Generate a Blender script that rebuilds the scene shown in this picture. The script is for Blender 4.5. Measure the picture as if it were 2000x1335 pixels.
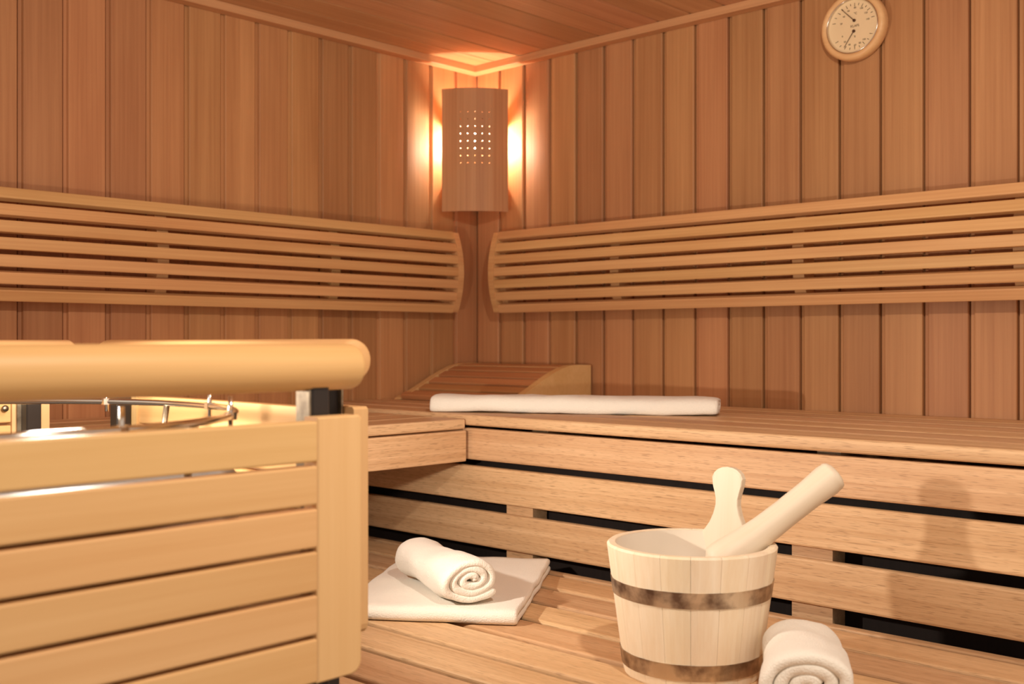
import bpy, math, random
from mathutils import Matrix, Vector, noise
random.seed(7)
for o in list(bpy.data.objects):
    bpy.data.objects.remove(o)
S = bpy.context.scene
COL = S.collection
ZC = 1.16                       # camera height; heights below are mostly given relative to it
PI = math.pi

# ------------------------------------------------------------------ camera
cd = bpy.data.cameras.new('camera'); cam = bpy.data.objects.new('camera', cd); COL.objects.link(cam)
cam.location = (2.34424, -2.32554, ZC)
cam.rotation_euler = (PI/2, 0, math.asin(.6861))
cd.sensor_width = 36; cd.lens = 36*2158/2000; cd.clip_start = .02
cd.dof.use_dof = True; cd.dof.focus_distance = 1.85; cd.dof.aperture_fstop = 5.6
S.camera = cam

# ------------------------------------------------------------------ world, lights, exposure
w = bpy.data.worlds.new('world'); S.world = w; w.use_nodes = True
w.node_tree.nodes['Background'].inputs[0].default_value = (1.0, .88, .74, 1)
w.node_tree.nodes['Background'].inputs[1].default_value = .74

def light(name, kind, loc, power, color, size, target=None, **kw):
    l = bpy.data.lights.new(name, kind); l.energy = power; l.color = color
    if kind == 'AREA': l.size = size
    else: l.shadow_soft_size = size
    for k, v in kw.items(): setattr(l, k, v)
    o = bpy.data.objects.new(name, l); COL.objects.link(o); o.location = loc
    if target is not None:
        o.rotation_euler = (Vector(target)-Vector(loc)).to_track_quat('-Z', 'Y').to_euler()
    return o
# lamp standing behind the heater guard, the one that throws the bucket handle's shadow
light('low_lamp', 'SPOT', (1.000, -1.486, ZC-.132), 16.5, (1, .92, .80), .012, (1.26, -.60, ZC+.22), spot_size=math.radians(172), spot_blend=.85)
# ceiling spot over the lower bench
light('ceiling_spot', 'SPOT', (2.10, -1.60, ZC+.77), 42, (1, .92, .80), .03, (1.15, -1.0, ZC-.3), spot_size=math.radians(150), spot_blend=.6)
# unseen fill light added inside the heater guard
light('guard_fill', 'POINT', (1.04, -1.74, ZC-.040), 8.0, (1, .90, .76), .03)

S.view_settings.view_transform = 'Standard'
S.view_settings.look = 'None'
S.view_settings.exposure = 0.12
S.view_settings.gamma = 1.0
S.view_settings.use_curve_mapping = False

# ------------------------------------------------------------------ materials
def srgb(r, g, b):
    f = lambda c: (c/12.92 if c <= .04045 else ((c+.055)/1.055)**2.4)
    return (f(r/255), f(g/255), f(b/255), 1)

class NT:
    def __init__(s, name):
        s.m = bpy.data.materials.new(name); s.m.use_nodes = True
        s.t = s.m.node_tree; s.b = s.t.nodes['Principled BSDF']
    def n(s, typ, **kw):
        nd = s.t.nodes.new(typ)
        for k, v in kw.items(): setattr(nd, k, v)
        return nd
    def l(s, a, b): s.t.links.new(a, b)
    def math(s, op, a, b):
        nd = s.n('ShaderNodeMath', operation=op)
        for i, v in enumerate((a, b)):
            if isinstance(v, (int, float)): nd.inputs[i].default_value = v
            else: s.l(v, nd.inputs[i])
        return nd.outputs[0]

def wood(name, light_c, dark_c, var=.16, rough=.5, grain=70, band=11, axis='x', blotch=.18, bump=.12, pores=0.0):
    t = NT(name)
    tc = t.n('ShaderNodeTexCoord'); oi = t.n('ShaderNodeObjectInfo')
    rx = t.n('ShaderNodeCombineXYZ')
    t.l(t.math('MULTIPLY', oi.outputs['Random'], 17.3), rx.inputs[0])
    t.l(t.math('MULTIPLY', oi.outputs['Random'], 31.7), rx.inputs[1])
    t.l(t.math('MULTIPLY', oi.outputs['Random'], 9.1), rx.inputs[2])
    add = t.n('ShaderNodeVectorMath', operation='ADD')
    t.l(tc.outputs['Object'], add.inputs[0]); t.l(rx.outputs[0], add.inputs[1])
    def mapped(a, b):
        mp = t.n('ShaderNodeMapping')
        mp.inputs['Scale'].default_value = {'x': (a, b, b), 'y': (b, a, b), 'z': (b, b, a)}[axis]
        t.l(add.outputs[0], mp.inputs[0]); return mp.outputs[0]
    n1 = t.n('ShaderNodeTexNoise'); n1.inputs['Scale'].default_value = 1; n1.inputs['Detail'].default_value = 5
    n1.inputs['Roughness'].default_value = .65; t.l(mapped(2.2, grain*2.2), n1.inputs['Vector'])
    n2 = t.n('ShaderNodeTexNoise'); n2.inputs['Scale'].default_value = 1; n2.inputs['Detail'].default_value = 3
    n2.inputs['Distortion'].default_value = .8; t.l(mapped(.7, band*2.0), n2.inputs['Vector'])
    n3 = t.n('ShaderNodeTexNoise'); n3.inputs['Scale'].default_value = 1; n3.inputs['Detail'].default_value = 2
    t.l(mapped(2.2, 5.0), n3.inputs['Vector'])
    f = t.math('ADD', t.math('MULTIPLY', n1.outputs['Fac'], .55), t.math('MULTIPLY', n2.outputs['Fac'], .55))
    f = t.math('ADD', f, t.math('MULTIPLY', t.math('SUBTRACT', n3.outputs['Fac'], .5), blotch*2))
    mr = t.n('ShaderNodeMapRange'); mr.inputs[1].default_value = .32; mr.inputs[2].default_value = .74
    t.l(f, mr.inputs[0])
    mx = t.n('ShaderNodeMix', data_type='RGBA'); mx.inputs[6].default_value = dark_c; mx.inputs[7].default_value = light_c
    t.l(mr.outputs[0], mx.inputs[0])
    hs = t.n('ShaderNodeHueSaturation')
    col = mx.outputs[2]
    if pores:
        n4 = t.n('ShaderNodeTexNoise'); n4.inputs['Scale'].default_value = 1; n4.inputs['Detail'].default_value = 1
        t.l(mapped(38, 640), n4.inputs['Vector'])
        pr = t.n('ShaderNodeMapRange'); pr.inputs[1].default_value = .58; pr.inputs[2].default_value = .70; pr.inputs[4].default_value = pores
        t.l(n4.outputs['Fac'], pr.inputs[0])
        m2 = t.n('ShaderNodeMix', data_type='RGBA'); m2.inputs[7].default_value = tuple(x*.55 for x in dark_c[:3])+(1,)
        t.l(pr.outputs[0], m2.inputs[0]); t.l(col, m2.inputs[6]); col = m2.outputs[2]
    t.l(col, hs.inputs['Color'])
    t.l(t.math('ADD', t.math('MULTIPLY', oi.outputs['Random'], var), 1-var/2), hs.inputs['Value'])
    r2 = t.math('FRACT', t.math('MULTIPLY', oi.outputs['Random'], 57.31), 0)
    t.l(t.math('ADD', t.math('MULTIPLY', r2, .010), .497), hs.inputs['Hue'])
    t.l(hs.outputs[0], t.b.inputs['Base Color'])
    t.b.inputs['Roughness'].default_value = rough
    t.b.inputs['Specular IOR Level'].default_value = .3
    if bump:
        bp = t.n('ShaderNodeBump'); bp.inputs['Strength'].default_value = bump; bp.inputs['Distance'].default_value = .002
        t.l(n1.outputs['Fac'], bp.inputs['Height']); t.l(bp.outputs[0], t.b.inputs['Normal'])
    return t.m

def metal(name, c, rough, c2=None, scale=40, metallic=1.0):
    t = NT(name)
    t.b.inputs['Metallic'].default_value = metallic; t.b.inputs['Roughness'].default_value = rough
    t.b.inputs['Base Color'].default_value = c
    if c2:
        tc = t.n('ShaderNodeTexCoord'); nz = t.n('ShaderNodeTexNoise')
        nz.inputs['Scale'].default_value = scale; nz.inputs['Detail'].default_value = 6
        t.l(tc.outputs['Object'], nz.inputs['Vector'])
        cr = t.n('ShaderNodeValToRGB'); cr.color_ramp.elements[0].position = .38; cr.color_ramp.elements[1].position = .62
        cr.color_ramp.elements[0].color = c2; cr.color_ramp.elements[1].color = c
        t.l(nz.outputs['Fac'], cr.inputs[0]); t.l(cr.outputs[0], t.b.inputs['Base Color'])
    return t.m

def plain(name, c, rough=.6, spec=.3):
    t = NT(name); t.b.inputs['Base Color'].default_value = c; t.b.inputs['Roughness'].default_value = rough
    t.b.inputs['Specular IOR Level'].default_value = spec
    # faint mottling so that the surface is not dead flat
    tc = t.n('ShaderNodeTexCoord'); nz = t.n('ShaderNodeTexNoise'); nz.inputs['Scale'].default_value = 30
    t.l(tc.outputs['Object'], nz.inputs['Vector'])
    mx = t.n('ShaderNodeMix', data_type='RGBA'); mx.inputs[6].default_value = tuple(x*.94 for x in c[:3])+(1,)
    mx.inputs[7].default_value = c; t.l(nz.outputs['Fac'], mx.inputs[0]); t.l(mx.outputs[2], t.b.inputs['Base Color'])
    return t.m

def towel_mat(name, c):
    t = NT(name); t.b.inputs['Base Color'].default_value = c; t.b.inputs['Roughness'].default_value = .95
    t.b.inputs['Specular IOR Level'].default_value = .05
    t.b.inputs['Sheen Weight'].default_value = .25
    tc = t.n('ShaderNodeTexCoord')
    nz = t.n('ShaderNodeTexNoise'); nz.inputs['Scale'].default_value = 420; nz.inputs['Detail'].default_value = 3
    n2 = t.n('ShaderNodeTexNoise'); n2.inputs['Scale'].default_value = 45; n2.inputs['Detail'].default_value = 3
    t.l(tc.outputs['Object'], nz.inputs['Vector']); t.l(tc.outputs['Object'], n2.inputs['Vector'])
    h = t.math('ADD', nz.outputs['Fac'], t.math('MULTIPLY', n2.outputs['Fac'], .8))
    bp = t.n('ShaderNodeBump'); bp.inputs['Strength'].default_value = .5; bp.inputs['Distance'].default_value = .003
    t.l(h, bp.inputs['Height']); t.l(bp.outputs[0], t.b.inputs['Normal'])
    return t.m

M = {}
M['wall'] = wood('hemlock_wall', srgb(194, 138, 93), srgb(166, 110, 71), var=.24, rough=.5, grain=60, band=9, blotch=.2)
M['ceiling'] = wood('hemlock_ceiling', srgb(204, 150, 108), srgb(174, 118, 80), var=.14, rough=.5)
M['trim'] = wood('hemlock_trim', srgb(206, 152, 108), srgb(184, 128, 88), var=.08)
M['backrest'] = wood('abachi_backrest', srgb(222, 172, 118), srgb(196, 140, 90), var=.1, rough=.5, grain=80, band=14)
M['bench'] = wood('abachi_bench', srgb(226, 186, 144), srgb(190, 144, 102), var=.2, rough=.5, grain=95, band=16, blotch=.2, bump=.25, pores=.55)
M['guard'] = wood('pale_guard_wood', srgb(222, 176, 122), srgb(208, 158, 102), var=.05, rough=.5, grain=40, band=8, bump=.03)
M['guard_v'] = wood('pale_guard_stile', srgb(226, 182, 130), srgb(214, 166, 112), var=.03, rough=.5, grain=40, band=8, axis='z', bump=.03)
M['shade'] = wood('lamp_shade_wood', srgb(200, 146, 102), srgb(170, 114, 76), var=0, rough=.55, axis='z')
M['pale'] = wood('spruce_bucket', srgb(244, 226, 200), srgb(232, 206, 172), var=.07, rough=.55, grain=60, band=16, axis='z', blotch=.1, bump=.08)
M['palex'] = wood('spruce_ladle', srgb(230, 214, 192), srgb(220, 200, 172), var=0, rough=.5, grain=40, band=10, axis='x', bump=.04)
M['handle'] = wood('spruce_handle', srgb(230, 214, 192), srgb(220, 200, 172), var=0, rough=.5, grain=40, band=10, axis='z', bump=.04)
M['head'] = wood('headrest_wood', srgb(206, 146, 98), srgb(176, 114, 70), var=.1, rough=.5, grain=70)
M['liner'] = plain('cream_liner', srgb(226, 212, 192), .45)
M['towel'] = towel_mat('white_terry', srgb(236, 227, 213))
M['hoop'] = metal('worn_steel_hoop', srgb(214, 194, 168), .46, srgb(120, 98, 82), 30)
M['chrome'] = metal('chrome', srgb(215, 205, 195), .16)
M['steel'] = metal('galvanised_steel', srgb(168, 152, 130), .42, srgb(128, 112, 94), 60)
M['black'] = plain('black_painted_steel', srgb(46, 38, 34), .45)
M['shade_black'] = wood('under_bench_shade_black', srgb(44, 32, 28), srgb(34, 24, 20), var=0, rough=.8, axis='y')  # near-black colour stands in for the shade under the bench
M['dark'] = plain('dark_iron', srgb(60, 54, 50), .6)
M['floor'] = plain('dark_floor_tile', srgb(96, 78, 64), .7)
M['dial'] = plain('cream_dial', srgb(238, 208, 164), .6)
M['ink'] = plain('brown_ink', srgb(74, 48, 30), .7)
M['rim'] = wood('thermometer_rim_wood', srgb(230, 184, 132), srgb(212, 160, 108), var=0, rough=.4, bump=.02)
def emit(name, c, s):
    t = NT(name); t.b.inputs['Base Color'].default_value = c
    t.b.inputs['Emission Color'].default_value = c; t.b.inputs['Emission Strength'].default_value = s
    return t.m
M['bulb'] = emit('lit_bulb', (1, .88, .70, 1), 560)
def glass(name):
    t = NT(name); t.t.nodes.remove(t.b)
    tr = t.n('ShaderNodeBsdfTransparent'); gl = t.n('ShaderNodeBsdfGlossy'); gl.inputs['Roughness'].default_value = .05
    mx = t.n('ShaderNodeMixShader'); mx.inputs[0].default_value = .05
    t.l(tr.outputs[0], mx.inputs[1]); t.l(gl.outputs[0], mx.inputs[2])
    t.l(mx.outputs[0], t.t.nodes['Material Output'].inputs[0]); return t.m
M['glass'] = glass('clear_glass')

# ------------------------------------------------------------------ geometry helpers
WM = {}                                              # world matrix of every object made here
def mesh(name, verts, faces, smooth=False):
    me = bpy.data.meshes.new(name); me.from_pydata([tuple(v) for v in verts], [], faces); me.update()
    if smooth:
        for p in me.polygons: p.use_smooth = True
    return me
def put(name, me, mat, parent=None, mw=None):
    o = bpy.data.objects.new(name, me); COL.objects.link(o)
    if mat is not None and len(me.materials) == 0: me.materials.append(M[mat])
    mw = mw or Matrix.Identity(4)
    WM[o.name] = mw
    if parent is not None:
        o.parent = parent; o.matrix_parent_inverse = Matrix.Identity(4)
        o.matrix_basis = WM[parent.name].inverted() @ mw
    else:
        o.matrix_basis = mw
    return o
def thing(name, label, cat, loc, group=None):
    o = bpy.data.objects.new(name, None); COL.objects.link(o); o.empty_display_size = .05
    WM[o.name] = Matrix.Translation(loc); o.matrix_basis = WM[o.name]
    o['label'] = label; o['category'] = cat
    if group: o['group'] = group
    return o
def frame(origin, L, u):
    L = Vector(L).normalized(); u = Vector(u).normalized(); out = L.cross(u)
    m = Matrix((L, u, out)).transposed().to_4x4(); m.translation = Vector(origin); return m
def prism(name, prof, L, smooth=False, x0=0.0):      # profile in (y, z), extruded along x
    n = len(prof)
    v = [(x0, y, z) for y, z in prof] + [(x0+L, y, z) for y, z in prof]
    a = sum(prof[i][0]*prof[(i+1) % n][1]-prof[(i+1) % n][0]*prof[i][1] for i in range(n))
    f = [(i, (i+1) % n, n+(i+1) % n, n+i) for i in range(n)]
    caps = [tuple(range(n))[::-1], tuple(range(n, 2*n))]
    if a < 0:
        f = [q[::-1] for q in f]; caps = [c[::-1] for c in caps]
    return mesh(name, v, f+caps, smooth)
def rrect(w, t, r, seg=2, y0=None, ztop=0.0):        # width along y (centred or from y0), z from ztop-t to ztop
    yc = 0 if y0 is None else y0+w/2
    pts = []
    for cx, cz, a0 in ((w/2-r, -r, 0), (-w/2+r, -r, PI/2), (-w/2+r, -t+r, PI), (w/2-r, -t+r, 1.5*PI)):
        for k in range(seg+1):
            a = a0+PI/2*k/seg
            pts.append((yc+cx+r*math.cos(a), ztop+cz+r*math.sin(a)))
    return pts
CACHE = {}
def beam(w, t, L, r=.003, seg=2):                    # beam along x, centred in y, top at z=0
    k = (round(w, 4), round(t, 4), round(L, 4), r, seg)
    if k not in CACHE: CACHE[k] = prism('beam', rrect(w, t, r, seg), L).copy() if False else prism('beam', rrect(w, t, r, seg), L)
    return CACHE[k]
def beam_obj(name, w, t, L, mat, parent, origin, Ldir, udir, r=.003, seg=2):
    me = beam(w, t, L, r, seg)
    if len(me.materials) and me.materials[0] != M[mat]:
        me = me.copy(); me.materials.clear(); CACHE[(name, w, t, L, mat)] = me
    return put(name, me, mat, parent, frame(origin, Ldir, udir))
def box(name, x0, x1, y0, y1, z0, z1, mat, parent, r=.002):   # bevelled box in world space (axis aligned), local origin at its corner
    w, d, h = x1-x0, y1-y0, z1-z0
    prof = [(y, z) for y, z in rrect(d, h, r, 1, y0=0, ztop=h)]
    me = prism(name, prof, w)
    return put(name, me, mat, parent, Matrix.Translation((x0, y0, z0)))
def lathe(name, prof, n=48, a0=0, a1=2*PI, smooth=True):     # prof: (r, z) ; closed around z
    full = abs(a1-a0-2*PI) < 1e-6
    cols = n if full else n+1
    v = []
    for i in range(cols):
        a = a0+(a1-a0)*i/n
        for r, z in prof: v.append((r*math.cos(a), r*math.sin(a), z))
    k = len(prof); f = []
    for i in range(n):
        j = (i+1) % cols
        for q in range(k-1):
            f.append((i*k+q, j*k+q, j*k+q+1, i*k+q+1))
    return mesh(name, v, f, smooth)
def tube(name, pts, r, n=10, closed=False, smooth=True, caps=True):
    pts = [Vector(p) for p in pts]; rs = r if isinstance(r, (list, tuple)) else [r]*len(pts)
    v = []; f = []; N = len(pts)
    prev = None
    for i, p in enumerate(pts):
        a = pts[(i-1) % N] if (closed or i > 0) else p
        b = pts[(i+1) % N] if (closed or i < N-1) else p
        t = (b-a).normalized()
        if prev is None:
            up = Vector((0, 0, 1)) if abs(t.z) < .9 else Vector((1, 0, 0))
        else: up = prev
        s = t.cross(up).normalized(); q = s.cross(t).normalized(); prev = q
        for k in range(n):
            an = 2*PI*k/n; v.append(p+(s*math.cos(an)+q*math.sin(an))*rs[i])
    for i in range(N if closed else N-1):
        j = (i+1) % N
        for k in range(n):
            f.append((i*n+k, i*n+(k+1) % n, j*n+(k+1) % n, j*n+k))
    if not closed and caps:
        f.append(tuple(range(n))[::-1]); f.append(tuple(range((N-1)*n, N*n)))
    return mesh(name, v, f, smooth)
def P(X, Yd, h): return Vector((X, -Yd, ZC+h))

HC = .812                       # ceiling above the camera
TOP = ZC+HC
# ================================================================== the room
def struct(o, label):
    o['kind'] = 'structure'; o['label'] = label; return o
WID = .0972
# tongue and groove board: dark slit, recessed tongue, bevelled face
PLANK = [(0, -.0165), (0, -.0155), (.0036, -.0155), (.0036, -.0070), (.0108, -.0066), (.0130, -.0008), (.0144, 0), (WID-.0020, 0), (WID-.0005, -.0012), (WID, -.004), (WID, -.0165)]
wallplank = prism('wall_plank', PLANK[::-1], TOP)
wallplank.materials.append(M['wall'])
WALL_L = 2.62
wr = struct(put('wall_right', mesh('wall_right', [(-.06, .016, 0), (WALL_L, .016, 0), (WALL_L, .05, 0), (-.06, .05, 0), (-.06, .016, TOP), (WALL_L, .016, TOP), (WALL_L, .05, TOP), (-.06, .05, TOP)],
     [(0, 1, 5, 4), (2, 3, 7, 6), (1, 2, 6, 5), (3, 0, 4, 7), (4, 5, 6, 7), (3, 2, 1, 0)]), 'dark'), 'right hand sauna wall of upright reddish brown boards')
wl = struct(put('wall_left', mesh('wall_left', [(-.016, -WALL_L, 0), (-.016, .016, 0), (-.05, .016, 0), (-.05, -WALL_L, 0), (-.016, -WALL_L, TOP), (-.016, .016, TOP), (-.05, .016, TOP), (-.05, -WALL_L, TOP)],
     [(0, 1, 5, 4), (2, 3, 7, 6), (1, 2, 6, 5), (3, 0, 4, 7), (4, 5, 6, 7), (3, 2, 1, 0)]), 'dark'), 'left hand sauna wall of upright reddish brown boards')
for k in range(27):
    x = -.0012 + WID*k
    if x+WID > WALL_L: break
    put('plank', wallplank, None, wr, frame((x, 0, TOP), (0, 0, -1), (1, 0, 0)))
for k in range(27):
    yd = .088+.0972*(k-1)+WID                       # left edge (seen from the room) of this board
    if k == 0: yd = .088+.0
    # board spans Yd from yd down to yd-WID
    if yd > WALL_L: break
    put('plank', wallplank, None, wl, frame((0, -(.088+WID*k), TOP), (0, 0, -1), (0, 1, 0)))
CP = .0968
CEILP = [(0, -.016), (0, -.0145), (.0030, -.0145), (.0030, -.003), (.0042, -.001), (.0054, 0), (CP-.003, 0), (CP-.0008, -.002), (CP, -.004), (CP, -.016)]
ceilplank = prism('ceiling_plank', CEILP[::-1], WALL_L); ceilplank.materials.append(M['ceiling'])
ce = struct(put('ceiling', mesh('ceiling', [(-.05, -WALL_L, TOP+.016), (WALL_L, -WALL_L, TOP+.016), (WALL_L, .05, TOP+.016), (-.05, .05, TOP+.016), (-.05, -WALL_L, TOP+.05), (WALL_L, -WALL_L, TOP+.05), (WALL_L, .05, TOP+.05), (-.05, .05, TOP+.05)],
     [(0, 3, 2, 1), (4, 5, 6, 7), (0, 1, 5, 4), (1, 2, 6, 5), (2, 3, 7, 6), (3, 0, 4, 7)]), 'dark'), 'low timber sauna ceiling of long boards')
for k in range(27):
    x = .0125+CP*(k)
    if k == 0: put('plank', ceilplank, None, ce, frame((x-CP, -WALL_L, TOP), (0, 1, 0), (1, 0, 0)))
    if x+CP > WALL_L: break
    put('plank', ceilplank, None, ce, frame((x, -WALL_L, TOP), (0, 1, 0), (1, 0, 0)))
fl = struct(put('floor', mesh('floor', [(-.05, -3, 0), (3, -3, 0), (3, .05, 0), (-.05, .05, 0), (-.05, -3, -.05), (3, -3, -.05), (3, .05, -.05), (-.05, .05, -.05)],
     [(0, 1, 2, 3), (7, 6, 5, 4), (0, 4, 5, 1), (1, 5, 6, 2), (2, 6, 7, 3), (3, 7, 4, 0)]), 'floor'), 'dark floor under the benches')
TH = HC-.792
t1 = put('trim_1', prism('trim', rrect(.034, TH, .0015, 1, y0=0), WALL_L-.034), 'trim', None, frame((.034, -.034, TOP), (1, 0, 0), (0, 1, 0)))
struct(t1, 'square timber strip between ceiling and right wall')
t2 = put('trim_2', prism('trim', rrect(.034, TH, .0015, 1, y0=0), WALL_L), 'trim', None, frame((.034, -WALL_L, TOP), (0, 1, 0), (-1, 0, 0)))
struct(t2, 'square timber strip between ceiling and left wall')

# ================================================================== upper bench along the right wall
ub = thing('upper_bench', 'long upper bench of wooden slats along the wall with the dial', 'bench', (1.2, -.32, 0))
BL = 2.55
SP = .1095
for k in range(6):
    yd = .003+SP*k
    beam_obj('slat', .0965, .0235, BL-.004, 'bench', ub, P(.004, yd+.0965/2+.0045, -.157), (1, 0, 0), (0, 1, 0), r=.006, seg=3)
def panel(h0, h1, xa=.637):
    beam_obj('front_plank', h0-h1, .018, BL-xa, 'bench', ub, P(xa, .645, (h0+h1)/2), (1, 0, 0), (0, 0, 1), r=.004, seg=2)
panel(-.1862, -.2545, .612)
put('under_bench_shade', prism('under_bench_shade', rrect(.795, .010, .001, 1, y0=0), BL-.03), 'shade_black', ub, frame(P(.006, .575, -.99), (1, 0, 0), (0, 0, 1)))  # panel added so the gaps in the bench front look shaded
panel(-.268, -.3425, .004); panel(-.3625, -.4375, .004)
for x in (.10, .726, 1.398, 2.07):
    box('post', x, x+.075, -.626, -.582, 0, ZC-.300, 'bench', ub)
    box('bearer', x+.01, x+.055, -.556, -.012, ZC-.243, ZC-.1825, 'bench', ub)
    box('post', x, x+.06, -.06, -.012, 0, ZC-.245, 'bench', ub)

box('front_rail', .006, BL-.022, -.620, -.580, ZC-.250, ZC-.192, 'bench', ub)
box('end_board', BL-.02, BL, -.617, -.012, 0, ZC-.1825, 'bench', ub)  # unseen end, added to keep light out from under the bench
# wing bench along the left wall
wb = thing('upper_bench', 'short upper bench wing along the left wall behind the heater guard', 'bench', (.32, -1.5, 0))
WY0, WY1 = .657, 2.55
for k in range(6):
    x = .003+.1055*k
    beam_obj('slat', .0945, .022, WY1-WY0, 'bench', wb, P(x+.0945/2+.005, WY1, -.166), (0, 1, 0), (-1, 0, 0), r=.004, seg=2)
beam_obj('front_plank', .0665, .018, WY1-WY0, 'bench', wb, P(.634, WY1, -.2245), (0, 1, 0), (0, 0, 1), r=.003)
for yd in (1.53, 2.3):
    box('post', .54, .61, -yd-.04, -yd+.04, 0, ZC-.25, 'bench', wb)
    box('bearer', .012, .612, -yd-.02, -yd+.02, ZC-.248, ZC-.189, 'bench', wb)
    box('post', .012, .06, -yd-.04, -yd+.04, 0, ZC-.25, 'bench', wb)

# ================================================================== lower bench (deck with the bucket)
lb = thing('lower_bench', 'wide lower slatted bench carrying the bucket and towels', 'bench', (1.2, -1.05, 0))
HD = -.462
beam_obj('slat', .021, .024, 2.54, 'bench', lb, P(.004, .6515, HD), (1, 0, 0), (0, 1, 0), r=.003)
for k in range(8):
    yd = .675+.0995*k
    beam_obj('slat', .0845, .025, 2.54, 'bench', lb, P(.004, yd+.0845/2, HD), (1, 0, 0), (0, 1, 0), r=.0045, seg=3)
beam_obj('front_plank', .075, .018, 2.54, 'bench', lb, P(.004, 1.452, HD-.066), (1, 0, 0), (0, 0, 1), r=.003)
for k in range(1, 8):
    beam_obj('front_plank', .075, .018, 2.54, 'bench', lb, P(.004, 1.452, HD-.066-.0765*k), (1, 0, 0), (0, 0, 1), r=.003)  # unseen lower rows, added to keep light out below the deck
box('end_board', 2.524, 2.544, -1.43, -.66, .05, ZC+HD-.027, 'bench', lb)  # unseen end, added to shut light out of the space below
for x in (.3, 1.15, 2.05):
    box('bearer', x, x+.045, -1.43, -.66, ZC+HD-.075, ZC+HD-.0255, 'bench', lb)
    for yd in (.70, 1.38):
        box('post', x, x+.06, -yd-.03, -yd+.03, 0, ZC+HD-.076, 'bench', lb)

# ================================================================== curved backrests
def backrest(label, L0, L1, brackets, side):
    root = thing('backrest', label, 'backrest', P((L0+L1)/2, 0, .08) if side == 'r' else P(0, (L0+L1)/2, .08))
    # s = distance along the wall, p = distance out of the wall, h = height
    def fr(s, p, h, tilt):
        # local x along wall, y up along slat, z out of the wall
        if side == 'r':
            up = Vector((0, -math.sin(tilt), math.cos(tilt)))
            return frame(P(s, p, h), (1, 0, 0), up)
        up = Vector((math.sin(tilt), 0, math.cos(tilt)))
        return frame(P(p, s, h), (0, 1, 0), up)      # L towards the corner, out = +x
    hc, half = .199, .118
    def front(h): return .052+.026*(1-((h-hc)/half)**2)
    for k in range(7):
        h = hc+.1055*(1-k/3.0)
        tilt = math.atan2(front(h+.01)-front(h-.01), .02)
        me = beam(.0248, .019, L1-L0-.039, .0025, 2)
        s = L0+.0195 if side == 'r' else L1-.0195
        put('slat', me, 'backrest', root, fr(s, front(h), h, tilt))
    def bracket(s, th, inset, nm):
        n = 14; prof = []
        for i in range(n+1):
            h = hc-half+.004+(2*half-.008)*i/n
            prof.append((h-hc, front(h)-inset))
        prof = [(-half+.004, .001)]+prof+[(half-.004, .001)]
        me = prism(nm, prof, th)
        if side == 'r': mw = frame(P(s, 0, hc), (1, 0, 0), (0, 0, 1))
        else: mw = frame(P(0, s, hc), (0, 1, 0), (0, 0, 1))
        put(nm, me, 'backrest', root, mw)
    if side == 'r':
        bracket(L0, .0190, -.002, 'end_board'); bracket(L1-.0190, .0190, -.002, 'end_board')
        for b in brackets: bracket(b-.014, .028, .0255, 'bracket')
    else:
        bracket(L0+.0190, .0190, -.002, 'end_board'); bracket(L1, .0190, -.002, 'end_board')
        for b in brackets: bracket(b+.014, .028, .0255, 'bracket')
backrest('curved slatted wooden backrest on the right wall below the dial', .132, 2.45, (.158, .565, 1.093, 1.578, 2.1), 'r')
backrest('curved slatted wooden backrest on the left wall behind the heater', .124, 2.45, (.150, .558, 1.046, 1.535, 2.1), 'l')

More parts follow.
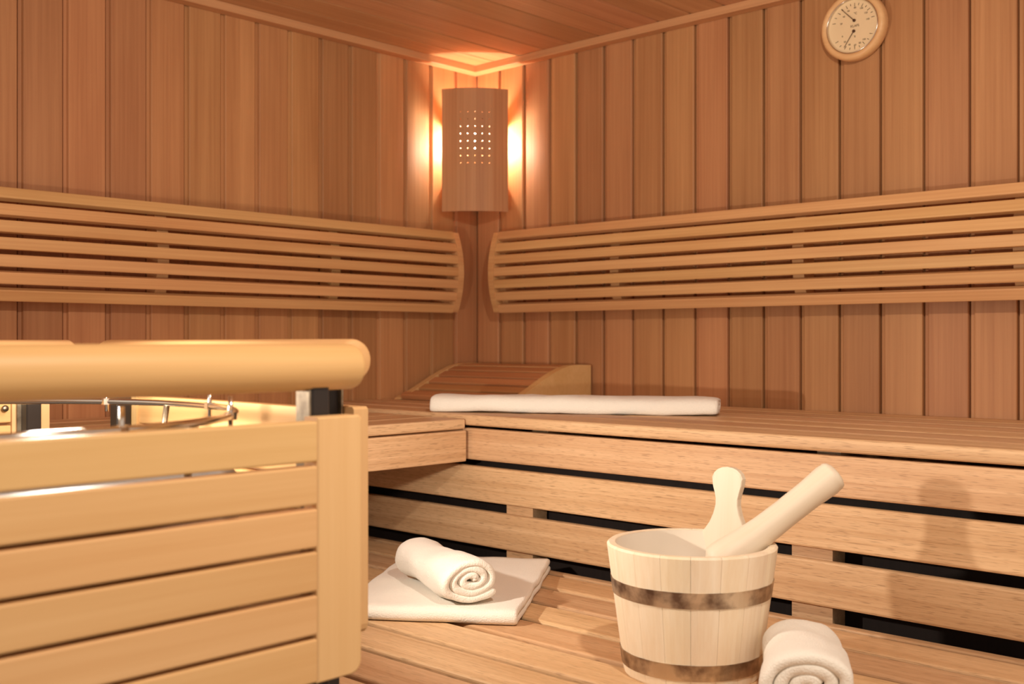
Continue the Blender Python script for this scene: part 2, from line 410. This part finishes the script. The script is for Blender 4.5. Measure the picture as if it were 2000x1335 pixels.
# ================================================================== corner lamp
lamp = thing('corner_lamp', 'wooden corner lamp with rows of pierced light holes', 'lamp', P(.06, .06, .36))
def shade_mesh(h0=.372, h1=.722, th=.007):
    E1 = Vector((.033, -.167)); E2 = Vector((.167, -.033)); dgn = Vector((1, -1)).normalized(); tan = (E2-E1).normalized()
    W = (E2-E1).length; sag = .022; R = (W*W/4+sag*sag)/(2*sag); half = math.asin(W/2/R)
    mid = (E1+E2)/2; cen = mid+dgn*(sag-R)
    cols = 9; pitch = .0207
    # u: along the arc, centred ; v: height
    def pt(u, v, d):
        a = u/R; r = R-d
        p = cen+dgn*(r*math.cos(a))+tan*(r*math.sin(a))
        return (p.x, p.y, ZC+v)
    arc = R*half
    us = [-arc]+[(-2.5+i)*pitch for i in range(6)]+[arc]
    vtop = .3135+.372-.372     # placeholder
    v0 = .535; nrow = 8
    vs = [h0]+[.4987+pitch*i for i in range(nrow+1)]+[h1]
    verts = []; faces = []; idx = {}
    def V(u, v, d):
        k = (round(u, 6), round(v, 6), d)
        if k not in idx: idx[k] = len(verts); verts.append(pt(u, v, d))
        return idx[k]
    hr = .0016; N = 8
    for i in range(len(us)-1):
        for j in range(len(vs)-1):
            ua, ub_, va, vb = us[i], us[i+1], vs[j], vs[j+1]
            hole = 1 <= i <= 5 and 1 <= j <= nrow
            for d, flip in ((0, False), (th, True)):
                if not hole:
                    q = [V(ua, va, d), V(ub_, va, d), V(ub_, vb, d), V(ua, vb, d)]
                    faces.append(q[::-1] if flip else q)
                else:
                    uc, vc = (ua+ub_)/2, (va+vb)/2
                    c4 = [V(ub_, vb, d), V(ua, vb, d), V(ua, va, d), V(ub_, va, d)]     # ccw from top right
                    ring = [V(uc+hr*math.cos(PI/4+2*PI*k/N), vc+hr*math.sin(PI/4+2*PI*k/N), d) for k in range(N)]
                    for k in range(4):
                        q = [c4[k], c4[(k+1) % 4], ring[(2*k+2) % N], ring[2*k+1], ring[2*k]]
                        faces.append(q[::-1] if flip else q)
            if hole:
                uc, vc = (ua+ub_)/2, (va+vb)/2
                for k in range(N):
                    a, b = PI/4+2*PI*k/N, PI/4+2*PI*(k+1)/N
                    faces.append([V(uc+hr*math.cos(a), vc+hr*math.sin(a), 0), V(uc+hr*math.cos(b), vc+hr*math.sin(b), 0),
                                  V(uc+hr*math.cos(b), vc+hr*math.sin(b), th), V(uc+hr*math.cos(a), vc+hr*math.sin(a), th)])
    for i in range(len(us)-1):
        for v, fl_ in ((h0, True), (h1, False)):
            q = [V(us[i], v, 0), V(us[i+1], v, 0), V(us[i+1], v, th), V(us[i], v, th)]
            faces.append(q[::-1] if fl_ else q)
    for j in range(len(vs)-1):
        for u, fl_ in ((us[0], False), (us[-1], True)):
            q = [V(u, vs[j], 0), V(u, vs[j+1], 0), V(u, vs[j+1], th), V(u, vs[j], th)]
            faces.append(q[::-1] if fl_ else q)
    return mesh('lamp_shade', verts, faces)
put('lamp_shade', shade_mesh(), 'shade', lamp)
bp_ = [(.001, -.001), (.001, -.128), (.040, -.136), (.102, -.102), (.136, -.040), (.128, -.001)]
put('downlight_stop', mesh('downlight_stop', [(x, y, z) for z in (ZC+.452, ZC+.460) for x, y in bp_], [(5, 4, 3, 2, 1, 0), (6, 7, 8, 9, 10, 11)]+[(i, (i+1) % 6, 6+(i+1) % 6, 6+i) for i in range(6)]), 'shade', lamp)  # unseen board added inside the lamp to block its downward light
box('shade_bracket', .112, .124, -.100, -.0005, ZC+.617, ZC+.651, 'shade', lamp, .001)
box('shade_bracket', .0005, .100, -.124, -.112, ZC+.617, ZC+.651, 'shade', lamp, .001)
# porcelain lamp holder and bulb behind the shade
hold = put('lamp_holder', lathe('lamp_holder', [(0, -.125), (.022, -.125), (.022, -.055), (.018, -.045), (0, -.045)], 20), 'liner', lamp, Matrix.Translation(P(.062, .062, .592)))
bulb = put('bulb', lathe('bulb', [(0, -.046), (.006, -.044), (.007, -.030), (.0105, -.012), (.0125, 0), (.0105, .007), (.006, .012), (0, .0135)], 20), 'bulb', lamp, Matrix.Translation(P(.062, .062, .592)))
box('mounting_board', .0005, .040, -.040, -.0005, ZC+.40, ZC+.451, 'shade', lamp, .001)
box('mounting_arm', .048, .076, -.076, -.048, ZC+.461, ZC+.4665, 'shade', lamp, .001)

# ================================================================== thermometer dial
TX, THH = 1.2125, .700
th = thing('thermometer_hygrometer', 'round wooden framed sauna dial with two needles on the wall', 'thermometer', P(TX, 0, THH))
TM = frame(P(TX, 0, THH), (1, 0, 0), (0, 0, 1))       # local x right, y up, z out of the wall
R0 = .0755
put('rim', lathe('rim', [(.0, .0005), (.070, .0005), (R0-.002, .004), (R0, .010), (R0, .024), (R0-.003, .029), (R0-.008, .0315), (.0635, .0305), (.0610, .029), (.0605, .021)], 72), 'rim', th, TM)
put('bezel', lathe('bezel', [(.0607, .0212), (.0607, .0285), (.0598, .0292), (.0590, .0285), (.0588, .0212)], 72), 'chrome', th, TM)
dial = put('dial', lathe('dial', [(0, .0215), (.0605, .0215), (.0605, .019)], 64, smooth=False), 'dial', th, TM)
put('glass_cover', lathe('glass_cover', [(0, .0265), (.0590, .0265)], 48), 'glass', th, TM)
def bar2d(p, q, w, z0, z1):
    p, q = Vector(p), Vector(q); d = (q-p).normalized(); s = Vector((-d.y, d.x))*w/2
    pts = [p-s, p+s, q+s*.6, q-s*.6]
    v = [(a.x, a.y, z0) for a in pts]+[(a.x, a.y, z1) for a in pts]
    return v, [(3, 2, 1, 0), (4, 5, 6, 7), (0, 1, 5, 4), (1, 2, 6, 5), (2, 3, 7, 6), (3, 0, 4, 7)]
OX, OY = .0045, -.005                                 # dial measurements were taken about a slightly different centre
def D(x, y): return Vector((x-.0055, y+.0050))
def needle(p, q, nm):
    v, f = bar2d(D(*p), D(*q), .0016, .0238, .0244); put(nm, mesh(nm, v, f), 'ink', th, TM)
needle((.0084, .0075), (-.0215, .0375), 'needle'); needle((.0075, -.016), (-.0150, -.0485), 'needle')
for p in ((.0084, .0075), (.0075, -.016)):
    c = D(*p)
    put('pivot', lathe('pivot', [(.0032, .0216), (.0032, .0248), (.0022, .0254), (0, .0254)], 16), 'ink', th, TM @ Matrix.Translation((c.x, c.y, 0)))
tv, tf = [], []
def addbar(p, q, w):
    v, f = bar2d(p, q, w, .0215, .0219); put('scale_mark', mesh('scale_mark', v, f), 'ink', th, TM)
def ticks(cen, angs, r0, r1):
    for i, a in enumerate(angs):
        d = Vector((math.cos(math.radians(a)), math.sin(math.radians(a))))
        addbar(Vector(cen)+d*r0, Vector(cen)+d*(r1 if i % 2 == 0 else r1-.003), .0010)
c1 = D(.0084, .0060); c2 = D(.0075, -.018)
def ring_ticks(cen, a0, a1, n, ra):
    for i in range(n):
        a = math.radians(a0+(a1-a0)*i/(n-1)); d = Vector((math.cos(a), math.sin(a)))
        # run each tick up to the edge circle of the dial
        c = Vector(cen); b = c.dot(d); q = c.dot(c)-.0515**2; s = -b+math.sqrt(b*b-q)
        ln = .0075 if i % 2 == 0 else .0050
        addbar(c+d*(s-ln), c+d*s, .0014)
ring_ticks(c1, 176, 2, 13, 0); ring_ticks(c2, 200, 345, 9, 0)
def text_mesh(s, size):
    cu = bpy.data.curves.new('t', 'FONT'); cu.body = s; cu.size = size; cu.align_x = 'CENTER'; cu.align_y = 'CENTER'; cu.extrude = .0002
    o = bpy.data.objects.new('t', cu); COL.objects.link(o)
    dg = bpy.context.evaluated_depsgraph_get(); dg.update()
    me = bpy.data.meshes.new_from_object(o.evaluated_get(dg)); me.materials.clear()
    bpy.data.objects.remove(o); return me
def write(nm, s, size, p, rot=0):
    put(nm, text_mesh(s, size), 'ink', th, TM @ Matrix.Translation((p.x, p.y, .0217)) @ Matrix.Rotation(rot, 4, 'Z'))
write('lettering', 'KLAFS', .0075, D(.0092, -.0045))
write('lettering', '°C', .007, D(.0108, .0229)); write('lettering', '%', .006, D(.0095, -.0282))
for s, p in zip(('20', '40', '60', '80', '100', '120', '140'), ((-.0246, .0066), (-.0179, .0222), (-.0065, .0337), (.0102, .0383), (.026, .0338), (.0371, .0209), (.0417, .0052))):
    write('numeral', s, .0055, D(*p)*.94)
for s, p in zip(('0', '20', '40', '60', '80', '100'), ((-.0213, -.0236), (-.0152, -.0373), (-.0038, -.0457), (.0102, -.0489), (.0221, -.0461), (.0319, -.0399))):
    write('numeral', s, .0055, D(*p)*.96)

# ================================================================== headrest
hr_ = thing('headrest', 'slatted wooden headrest with a curved slope in the bench corner', 'headrest', P(.24, .18, -.157))
HX0, HX1 = .020, .455
CURVE = [(.012, -.062), (.06, -.0605), (.10, -.062), (.13, -.069), (.165, -.081), (.20, -.096), (.24, -.115), (.275, -.131), (.31, -.145), (.330, -.153)]
def hcurve(yd):
    for (a, ha), (b, hb_) in zip(CURVE, CURVE[1:]):
        if yd <= b: return ha+(hb_-ha)*(yd-a)/(b-a)
    return CURVE[-1][1]
prof = [(-.012, -.1568)]+[(-y, h) for y, h in CURVE]+[(-.334, -.1568)]
for x in (HX0, HX1-.022):
    put('side_board', prism('side_board', prof, .022), 'guard', hr_, Matrix.Translation((x, 0, ZC)))
hp = [.024, .062, .100, .138, .176, .214, .252, .290, .315]
for y in hp[:8]:
    h = hcurve(y)-.0005; sl = math.atan2(hcurve(y-.01)-hcurve(y+.01), .02)
    u = Vector((0, math.cos(sl), math.sin(sl)))
    beam_obj('slat', .030, .012, HX1-HX0-.046, 'head', hr_, P(HX0+.023, y, h-.001), (1, 0, 0), u, r=.002)
beam_obj('slat', .020, .016, HX1-HX0-.046, 'head', hr_, P(HX0+.023, .322, -.1395), (1, 0, 0), (0, math.cos(.38), math.sin(.38)), r=.002)

# ================================================================== heater and its guard
gd = thing('heater_guard', 'pale wooden slatted guard with round top rail around the heater', 'heater guard', (1.1, -1.95, 0))
GX, GT, GB = 1.465, -.0738, -.333
SL = [(-.0775, -.1172), (-.1212, -.1592), (-.1632, -.2010), (-.2050, -.2436), (-.2478, -.2862), (-.2902, -.333)]
def gpanel(a, b, norm, plates=lambda L: ((.050, .034), (L-.084, .034))):
    """slatted panel between plan points a and b (X, Yd); norm = outward direction in plan"""
    A, B = P(a[0], a[1], 0), P(b[0], b[1], 0); d = (B-A).normalized(); L = (B-A).length
    n = Vector((norm[0], -norm[1], 0)).normalized()
    if d.cross(Vector((0, 0, 1))).dot(n) < 0: A, B = B, A; d = -d
    st = .055
    for s in (0, L-st):
        o = A+d*s
        # upright stile: rounded lower corner like the photo
        w, z0, z1, r = st, GB-.001, GT, .012
        pts = [(0, z1), (0, z0), (w, z0), (w, z1)]
        outer_right = s > 0
        pr = []
        if outer_right:
            pr = [(0, z1), (0, z0)]+[(w-r+r*math.cos(t), z0+r+r*math.sin(t)) for t in (-PI/2, -PI/3, -PI/6, 0)]+[(w, z1-.003), (w-.003, z1)]
        else:
            pr = [(w, z0), (w, z1)]+[(.003, z1), (0, z1-.003)]+[(r-r*math.cos(t), z0+r-r*math.sin(t)) for t in (0, PI/6, PI/3, PI/2)]
        nn = len(pr); v = []
        for off, ins in ((0, .0015), (-.0015, 0), (-.022, 0)):
            cx = sum(q[0] for q in pr)/nn; cz = sum(q[1] for q in pr)/nn
            for x, z in pr:
                sx = x-math.copysign(min(ins, abs(x-cx)), x-cx); sz = z-math.copysign(min(ins, abs(z-cz)), z-cz)
                v.append(d*sx+n*off+Vector((0, 0, sz-GB)))
        f = [tuple(range(nn)), tuple(range(2*nn, 3*nn))[::-1]]
        for q in range(2):
            for i in range(nn):
                j = (i+1) % nn; f.append((q*nn+i, (q+1)*nn+i, (q+1)*nn+j, q*nn+j))
        put('stile', mesh('stile', v, f), 'guard_v', gd, Matrix.Translation(o+Vector((0, 0, GB))))
    for z1, z0 in SL:
        o = A+d*(st+.0006)+Vector((0, 0, (z0+z1)/2))-n*.0004
        put('slat', beam(z1-z0, .018, L-2*st-.0012, .0022, 2), 'guard', gd, frame(o, d, (0, 0, 1)))
    # steel posts behind both ends carrying the rail, galvanised plates with screws
    for s in (.022, L-.044):
        c = A+d*s-n*.0238
        po = put('steel_post', prism('steel_post', rrect(.022, .022, .002, 1), ZC-.046, x0=0), 'black', gd, frame(Vector((c.x, c.y, 0))+d*.011, (0, 0, 1), n.cross(Vector((0, 0, 1)))))
        q = A+d*(s+(.0305 if s < L/2 else -.0305))-n*.0190
    for s, w in plates(L):
        q = A+d*s-n*.024
        pl = put('steel_plate', prism('steel_plate', rrect(w, .003, .0006, 1, y0=0), .098), 'steel', gd, frame(Vector((q.x, q.y, ZC-.150)), (0, 0, 1), n.cross(Vector((0, 0, 1)))))
        c = q+d*(w*.5)-n*.0035+Vector((0, 0, -.096))
        put('screw_head', lathe('screw_head', [(.0050, 0), (.0048, .0012), (.0030, .0024), (0, .0028)], 14), 'steel', pl, frame(c, d, d.cross(n)) if False else frame(c, Vector((0, 0, 1)), Vector((0, 0, 1)).cross(-n)*-1))
    return A, B, d, n
gpanel((GX, 1.615), (GX, 2.30), (1, 0), lambda L: ())
box('steel_plate', 1.4195, 1.4412, -1.6630, -1.6606, ZC-.14, ZC-.048, 'steel', gd, .0005)
gpanel((1.354, 1.515), (.80, 1.515), (0, -1), lambda L: ((.050, .034),))
gpanel((.690, 1.60), (.690, 2.30), (-1, 0))
gpanel((1.354, 2.40), (.80, 2.40), (0, 1))
def rail(a, b, h=-.0235, r=.0238):
    A, B = P(a[0], a[1], h), P(b[0], b[1], h); d = (B-A).normalized(); L = (B-A).length
    pts, rs = [], []
    for s, k in ((0, .80), (.0025, .93), (.007, 1), (L*.5, 1), (L-.007, 1), (L-.0025, .93), (L, .80)):
        pts.append(Vector((s, 0, 0))); rs.append(r*k)
    me = tube('rail', pts, rs, 28)
    y = Vector((0, 0, 1)).cross(d)
    put('rail', me, 'guard', gd, frame(A, d, y))
rail((GX-.036, 1.597), (GX-.036, 2.32), -.0255); rail((1.375, 1.550), (.795, 1.550), -.0205); rail((.725, 1.572), (.725, 2.32), -.0205); rail((1.375, 2.364), (.795, 2.364), -.0190)

ht = thing('sauna_heater', 'dark round sauna heater with a chrome top ring inside the guard', 'heater', (1.1, -1.93, 0))
HCX, HCY = 1.098, 1.905
ob = Matrix.Translation((HCX, -HCY, 0))
put('body', lathe('body', [(0, .12), (.31, .12), (.322, .13), (.322, ZC-.150), (.316, ZC-.145), (.30, ZC-.145), (.295, ZC-.20), (0, ZC-.20)], 48), 'dark', ht, ob)
put('base', lathe('base', [(0, 0), (.22, 0), (.22, .02), (.20, .12), (0, .12)], 32), 'dark', ht, ob)
RR = .318
ring = put('top_ring', tube('top_ring', [(RR*math.cos(2*PI*k/72), RR*math.sin(2*PI*k/72), ZC-.079) for k in range(72)], .0042, 10, closed=True), 'chrome', ht, ob)
for k in range(10):
    a = 2*PI*k/10+.19
    x, y = RR*math.cos(a), RR*math.sin(a)
    st_ = put('stud', tube('stud', [(x, y, ZC-.092), (x, y, ZC-.058)], .0026, 8), 'chrome', ht, ob)
    put('nut', lathe('nut', [(0, -.004), (.0065, -.004), (.0065, .004), (0, .004)], 6, smooth=False), 'chrome', st_, ob @ Matrix.Translation((x, y, ZC-.079)))
for k in range(5):
    a = 2*PI*k/5+.5
    put('ring_support', tube('ring_support', [(.308*math.cos(a), .308*math.sin(a), ZC-.15), (.312*math.cos(a), .312*math.sin(a), ZC-.12), (RR*math.cos(a), RR*math.sin(a), ZC-.081)], .004, 8), 'steel', ht, ob)

# ================================================================== bucket
BX, BY = 1.461, 1.021
BASE = P(BX, BY, HD)
bk = thing('sauna_bucket', 'pale wooden stave bucket with two metal hoops on the lower bench', 'bucket', BASE)
BM = Matrix.Translation(BASE)
RB, RT, BH = .0945, .1190, .181
def rad(z): return RB+(RT-RB)*z/BH
Rv = Vector((.7276, .6861, 0)); Fv = Vector((-.6861, .7276, 0))
hdir = (Rv*.64+Fv*.77).normalized(); ha = math.atan2(hdir.y, hdir.x)
NS = 18
for k in range(NS):
    a0 = ha+PI/NS+2*PI*k/NS+.0016; a1 = ha+PI/NS+2*PI*(k+1)/NS-.0016
    wth = .0125; zt = BH
    v, f = [], []
    n = 4
    am = (a0+a1)/2; cx, cy = rad(0)*math.cos(am), rad(0)*math.sin(am)
    prof = [(rad(0)-wth, 0), (rad(0)-.001, 0), (rad(.002), .002), (rad(BH-.003), BH-.003), (rad(BH)-.003, BH), (rad(BH)-wth+.001, BH), (rad(BH)-wth, BH-.001)]
    for i in range(n+1):
        a = a0+(a1-a0)*i/n
        e = .0006 if i in (0, n) else 0
        for q, (r, z) in enumerate(prof):
            rr = r-(e if 1 < q < 5 else 0)
            v.append((rr*math.cos(a)-cx, rr*math.sin(a)-cy, z))
    m_ = len(prof)
    for i in range(n):
        for q in range(m_):
            q2 = (q+1) % m_; f.append((i*m_+q, (i+1)*m_+q, (i+1)*m_+q2, i*m_+q2))
    f.append(tuple(range(m_))); f.append(tuple(range(n*m_, (n+1)*m_))[::-1])
    put('stave', mesh('stave', v, f), 'pale', bk, BM @ Matrix.Translation((cx, cy, 0)))
for z0, z1, nm in ((.112, .1335, 'hoop'), (.0135, .0350, 'hoop')):
    put(nm, lathe('hoop', [(rad(z0)-.0005, z0), (rad(z0)+.0011, z0), (rad(z1)+.0011, z1), (rad(z1)-.0005, z1)], 96, smooth=False), 'hoop', bk, BM)
li = put('liner', lathe('liner', [(rad(BH)-.0118, BH-.003), (rad(BH)-.0125, BH-.001), (rad(BH)-.0140, BH-.0012), (rad(.06)-.0155, .06), (rad(.02)-.02, .022), (rad(.02)-.032, .016), (0, .016)], 64), 'liner', bk, BM)
# upright handle stave
OUT = [(-.045, .040), (-.02, .043), (0, .0395), (.006, .0345), (.015, .0280), (.028, .0222), (.042, .0185), (.052, .0184), (.062, .0208), (.072, .0238), (.082, .0250), (.0890, .0220), (.0945, .0160), (.0975, .0085), (.0985, 0)]
pts = [(x, z) for z, x in OUT]+[(-x, z) for z, x in OUT[-2::-1]]
slope = .05
v, f = [], []; tk = .013; npt = len(pts)
for off, ins in ((0, .0015), (.0015, 0), (tk-.0015, 0), (tk, .0015)):
    for x, z in pts:
        k = 1-ins/.027
        v.append((x*k, off, .03+(z-.03)*k))
for q in range(3):
    for i in range(npt):
        j = (i+1) % npt; f.append((q*npt+i, q*npt+j, (q+1)*npt+j, (q+1)*npt+i))
f.append(tuple(range(npt))[::-1]); f.append(tuple(range(3*npt, 4*npt)))
tdir = Vector((hdir.y, -hdir.x, 0))
upv = (Vector((0, 0, 1))*math.cos(slope)+hdir*math.sin(slope)).normalized()
nv = upv.cross(tdir).normalized()
hm = Matrix((tdir, nv, upv)).transposed().to_4x4()
rin = RT-.0215
hm.translation = BASE+hdir*rin+Vector((0, 0, BH-.002))
if nv.dot(hdir) < 0:
    tdir = -tdir; nv = upv.cross(tdir).normalized(); hm = Matrix((tdir, nv, upv)).transposed().to_4x4(); hm.translation = BASE+hdir*rin+Vector((0, 0, BH-.002))
put('handle', mesh('handle', v, f), 'handle', bk, hm)

# ladle leaning in the bucket
def pix(px, py, z):
    x = (px-1000)/2158*z; h = -(py-667)/2158*z
    return Vector((2.34424, -2.32554, ZC))+Rv*x+Fv*z+Vector((0, 0, h))
LA, LB = pix(1392, 1112, 1.535), pix(1634, 922, 1.545)
ld = thing('ladle', 'pale wooden ladle with a thick round handle leaning in the bucket', 'ladle', LA)
d = (LB-LA).normalized(); L = (LB-LA).length
pts, rs = [], []
LR = 1.10
for s, r in ((0, .010), (.004, .0190), (.012, .0265), (.03, .0258), (.06, .0215), (.09, .0190), (.13, .0182), (.17, .0186), (.21, .0196), (L-.018, .0205), (L-.009, .0200), (L-.004, .0180), (L-.001, .0130), (L, .006)):
    pts.append(Vector((s, 0, 0))); rs.append(r*LR)
order = sorted(range(len(pts)), key=lambda i: pts[i].x); pts = [pts[i] for i in order]; rs = [rs[i] for i in order]
side = d.cross(Vector((0, 0, 1))).normalized()
put('ladle_handle', tube('ladle_handle', pts, rs, 28), 'palex', ld, frame(LA, d, side))
bc = LA-d*.014+Vector((0, 0, -.012))
put('bowl', lathe('bowl', [(0, -.026), (.018, -.024), (.030, -.014), (.033, .006), (.0295, .006), (.026, -.010), (.014, -.019), (0, -.021)], 28), 'palex', ld, Matrix.Translation(bc))

# ================================================================== towels
def band(name, path, thick, length, nseg, noise_amp=.0012, closed_bottom=None, seed=0.0, bulge=.004, bow=None):
    """towel: a 2-D centre line (y, z) given thickness, extruded along x with soft ends and small folds"""
    n = len(path); nrm = []
    for i in range(n):
        a = Vector(path[max(i-1, 0)]); b = Vector(path[min(i+1, n-1)]); t = (b-a).normalized(); nrm.append(Vector((-t.y, t.x)))
    # closed section: left side forwards, rounded tip, right side backwards, rounded tip
    def section(k):
        h = thick/2*k; sec = []
        for i in range(n): sec.append(Vector(path[i])+nrm[i]*h)
        t = (Vector(path[-1])-Vector(path[-2])).normalized()
        sec.append(Vector(path[-1])+t*h*.9)
        for i in range(n-1, -1, -1): sec.append(Vector(path[i])-nrm[i]*h)
        t = (Vector(path[0])-Vector(path[1])).normalized()
        sec.append(Vector(path[0])+t*h*.9)
        return sec
    xs = [(0, .45), (bulge*.35, .82), (bulge, 1)]+[(bulge+(length-2*bulge)*i/nseg, 1) for i in range(1, nseg)]+[(length-bulge, 1), (length-bulge*.35, .82), (length, .45)]
    v, f = [], []; m_ = 2*n+2
    for x, k in xs:
        for p in section(k):
            q = Vector((x*14+seed, p.x*14, p.y*14)); nn = noise.noise_vector(q)*noise_amp*2.2+noise.noise_vector(q*4)*noise_amp*.5
            z = p.y+nn.z
            if bow: z += bow(x, p.x)
            v.append((x+nn.x*(1.0), p.x+nn.y, max(z, .0004)))
    for i in range(len(xs)-1):
        for j in range(m_):
            j2 = (j+1) % m_; f.append((i*m_+j, i*m_+j2, (i+1)*m_+j2, (i+1)*m_+j))
    # end caps as strips across the band
    for base, fl_ in ((0, False), ((len(xs)-1)*m_, True)):
        for i in range(n-1):
            a, b = base+i, base+i+1; c, e = base+2*n-i-1, base+2*n-i
            q = (a, e, c, b)
            q = (base+i, base+(2*n-i), base+(2*n-i-1), base+i+1)
            f.append(q if fl_ else q[::-1])
        q = (base+n-1, base+n, base+n+1); f.append(q[::-1] if fl_ else q)
        q = (base, base+2*n+1, base+2*n); f.append(q[::-1] if fl_ else q)
    import bmesh
    me = mesh(name, v, f, True)
    bm = bmesh.new(); bm.from_mesh(me); bmesh.ops.recalc_face_normals(bm, faces=bm.faces); bm.to_mesh(me); bm.free()
    for p in me.polygons: p.use_smooth = True
    return me
def spiral(turns, w, h, thick, n=110, start=.12, a0=-PI/2, sq=2.0):
    """flattened spiral centre line resting on z=0, outer end tucked under at the bottom"""
    pts = []
    for i in range(n):
        t = i/(n-1); a = a0-2*PI*turns*(1-t)
        k = start+(1-start)*(t*turns/(turns)) ; k = start+(1-start)*t
        c, s = math.cos(a), math.sin(a)
        r = (abs(c)**sq+abs(s)**sq)**(-1/sq)
        pts.append((r*c*k*(w/2-thick/2), r*s*k*(h/2-thick/2)+h/2))
    m0 = min(p[1] for p in pts)-thick/2
    return [(y, z-m0) for y, z in pts]
GT_ = 'white towels'
def towel(name, label, me, mw, group=None):
    o = put(name, me, 'towel', None, mw); o['label'] = label; o['category'] = 'towel'; o['group'] = GT_; return o

# folded towel on the lower bench: rounded fold in front, open layers at the side
FT = .027
path = [(.422-.425*i/24, .0066) for i in range(25)]
path += [(-.003-.0062*math.sin(a), .0066+.0066*(1-math.cos(a))) for a in (PI*.2, PI*.4, PI*.6, PI*.8)]
path += [(-.003+.425*i/24, .0198) for i in range(25)]
me = band('folded_towel', path, .0122, .30, 16, .0012, seed=3.1, bulge=.005)
u = Vector((-.838, -.546, 0)); vv = Vector((-.58, .815, 0))      # from the front right corner: along the front edge, along the right edge
# local x = length along the front edge, local y = away from the viewer ; right handed -> start at the left corner
corner = P(1.118, 1.012, HD)+Vector((0, 0, .0004))
left = corner+u*.30
towel('folded_towel', 'white towel folded flat on the lower bench under a rolled one', me, frame(left, -u, vv))

# rolled towel lying on the folded one
me = band('rolled_towel', spiral(2.9, .115, .081, .0130, 130, .12, -PI*.22), .0138, .245, 22, .0026, seed=8.4, bulge=.007)
ax = Vector((.93, -.36, 0)).normalized()
ro = P(.812, .950, HD)+Vector((0, 0, FT+.0002))
towel('rolled_towel', 'white towel rolled up on top of the folded towel', me, frame(ro, ax, Vector((0, 0, 1)).cross(ax)))

# rolled towel beside the bucket
me = band('rolled_towel', spiral(2.7, .127, .097, .0165, 130, .13, -PI*.42, 2.3), .0172, .172, 22, .0028, seed=15.2, bulge=.008)
ax2 = Vector((.50, -.866, 0)).normalized()
ro = P(1.616, .976, HD)+Vector((0, 0, .0003))
towel('rolled_towel', 'white rolled towel lying beside the wooden bucket', me, frame(ro, ax2, Vector((0, 0, 1)).cross(ax2)))

# long folded towel on the upper bench
me = band('long_folded_towel', spiral(2.0, .125, .046, .0105, 110, .25, -PI*.80, 3.2), .0108, .635, 30, .0014, seed=21.0, bulge=.010)
ax3 = Vector((.872, .49, 0)).normalized()
ro = P(.484, .600, -.157)+Vector((0, 0, .0003))
towel('folded_towel', 'long white towel folded into a strip on the upper bench', me, frame(ro, ax3, Vector((0, 0, 1)).cross(ax3)))
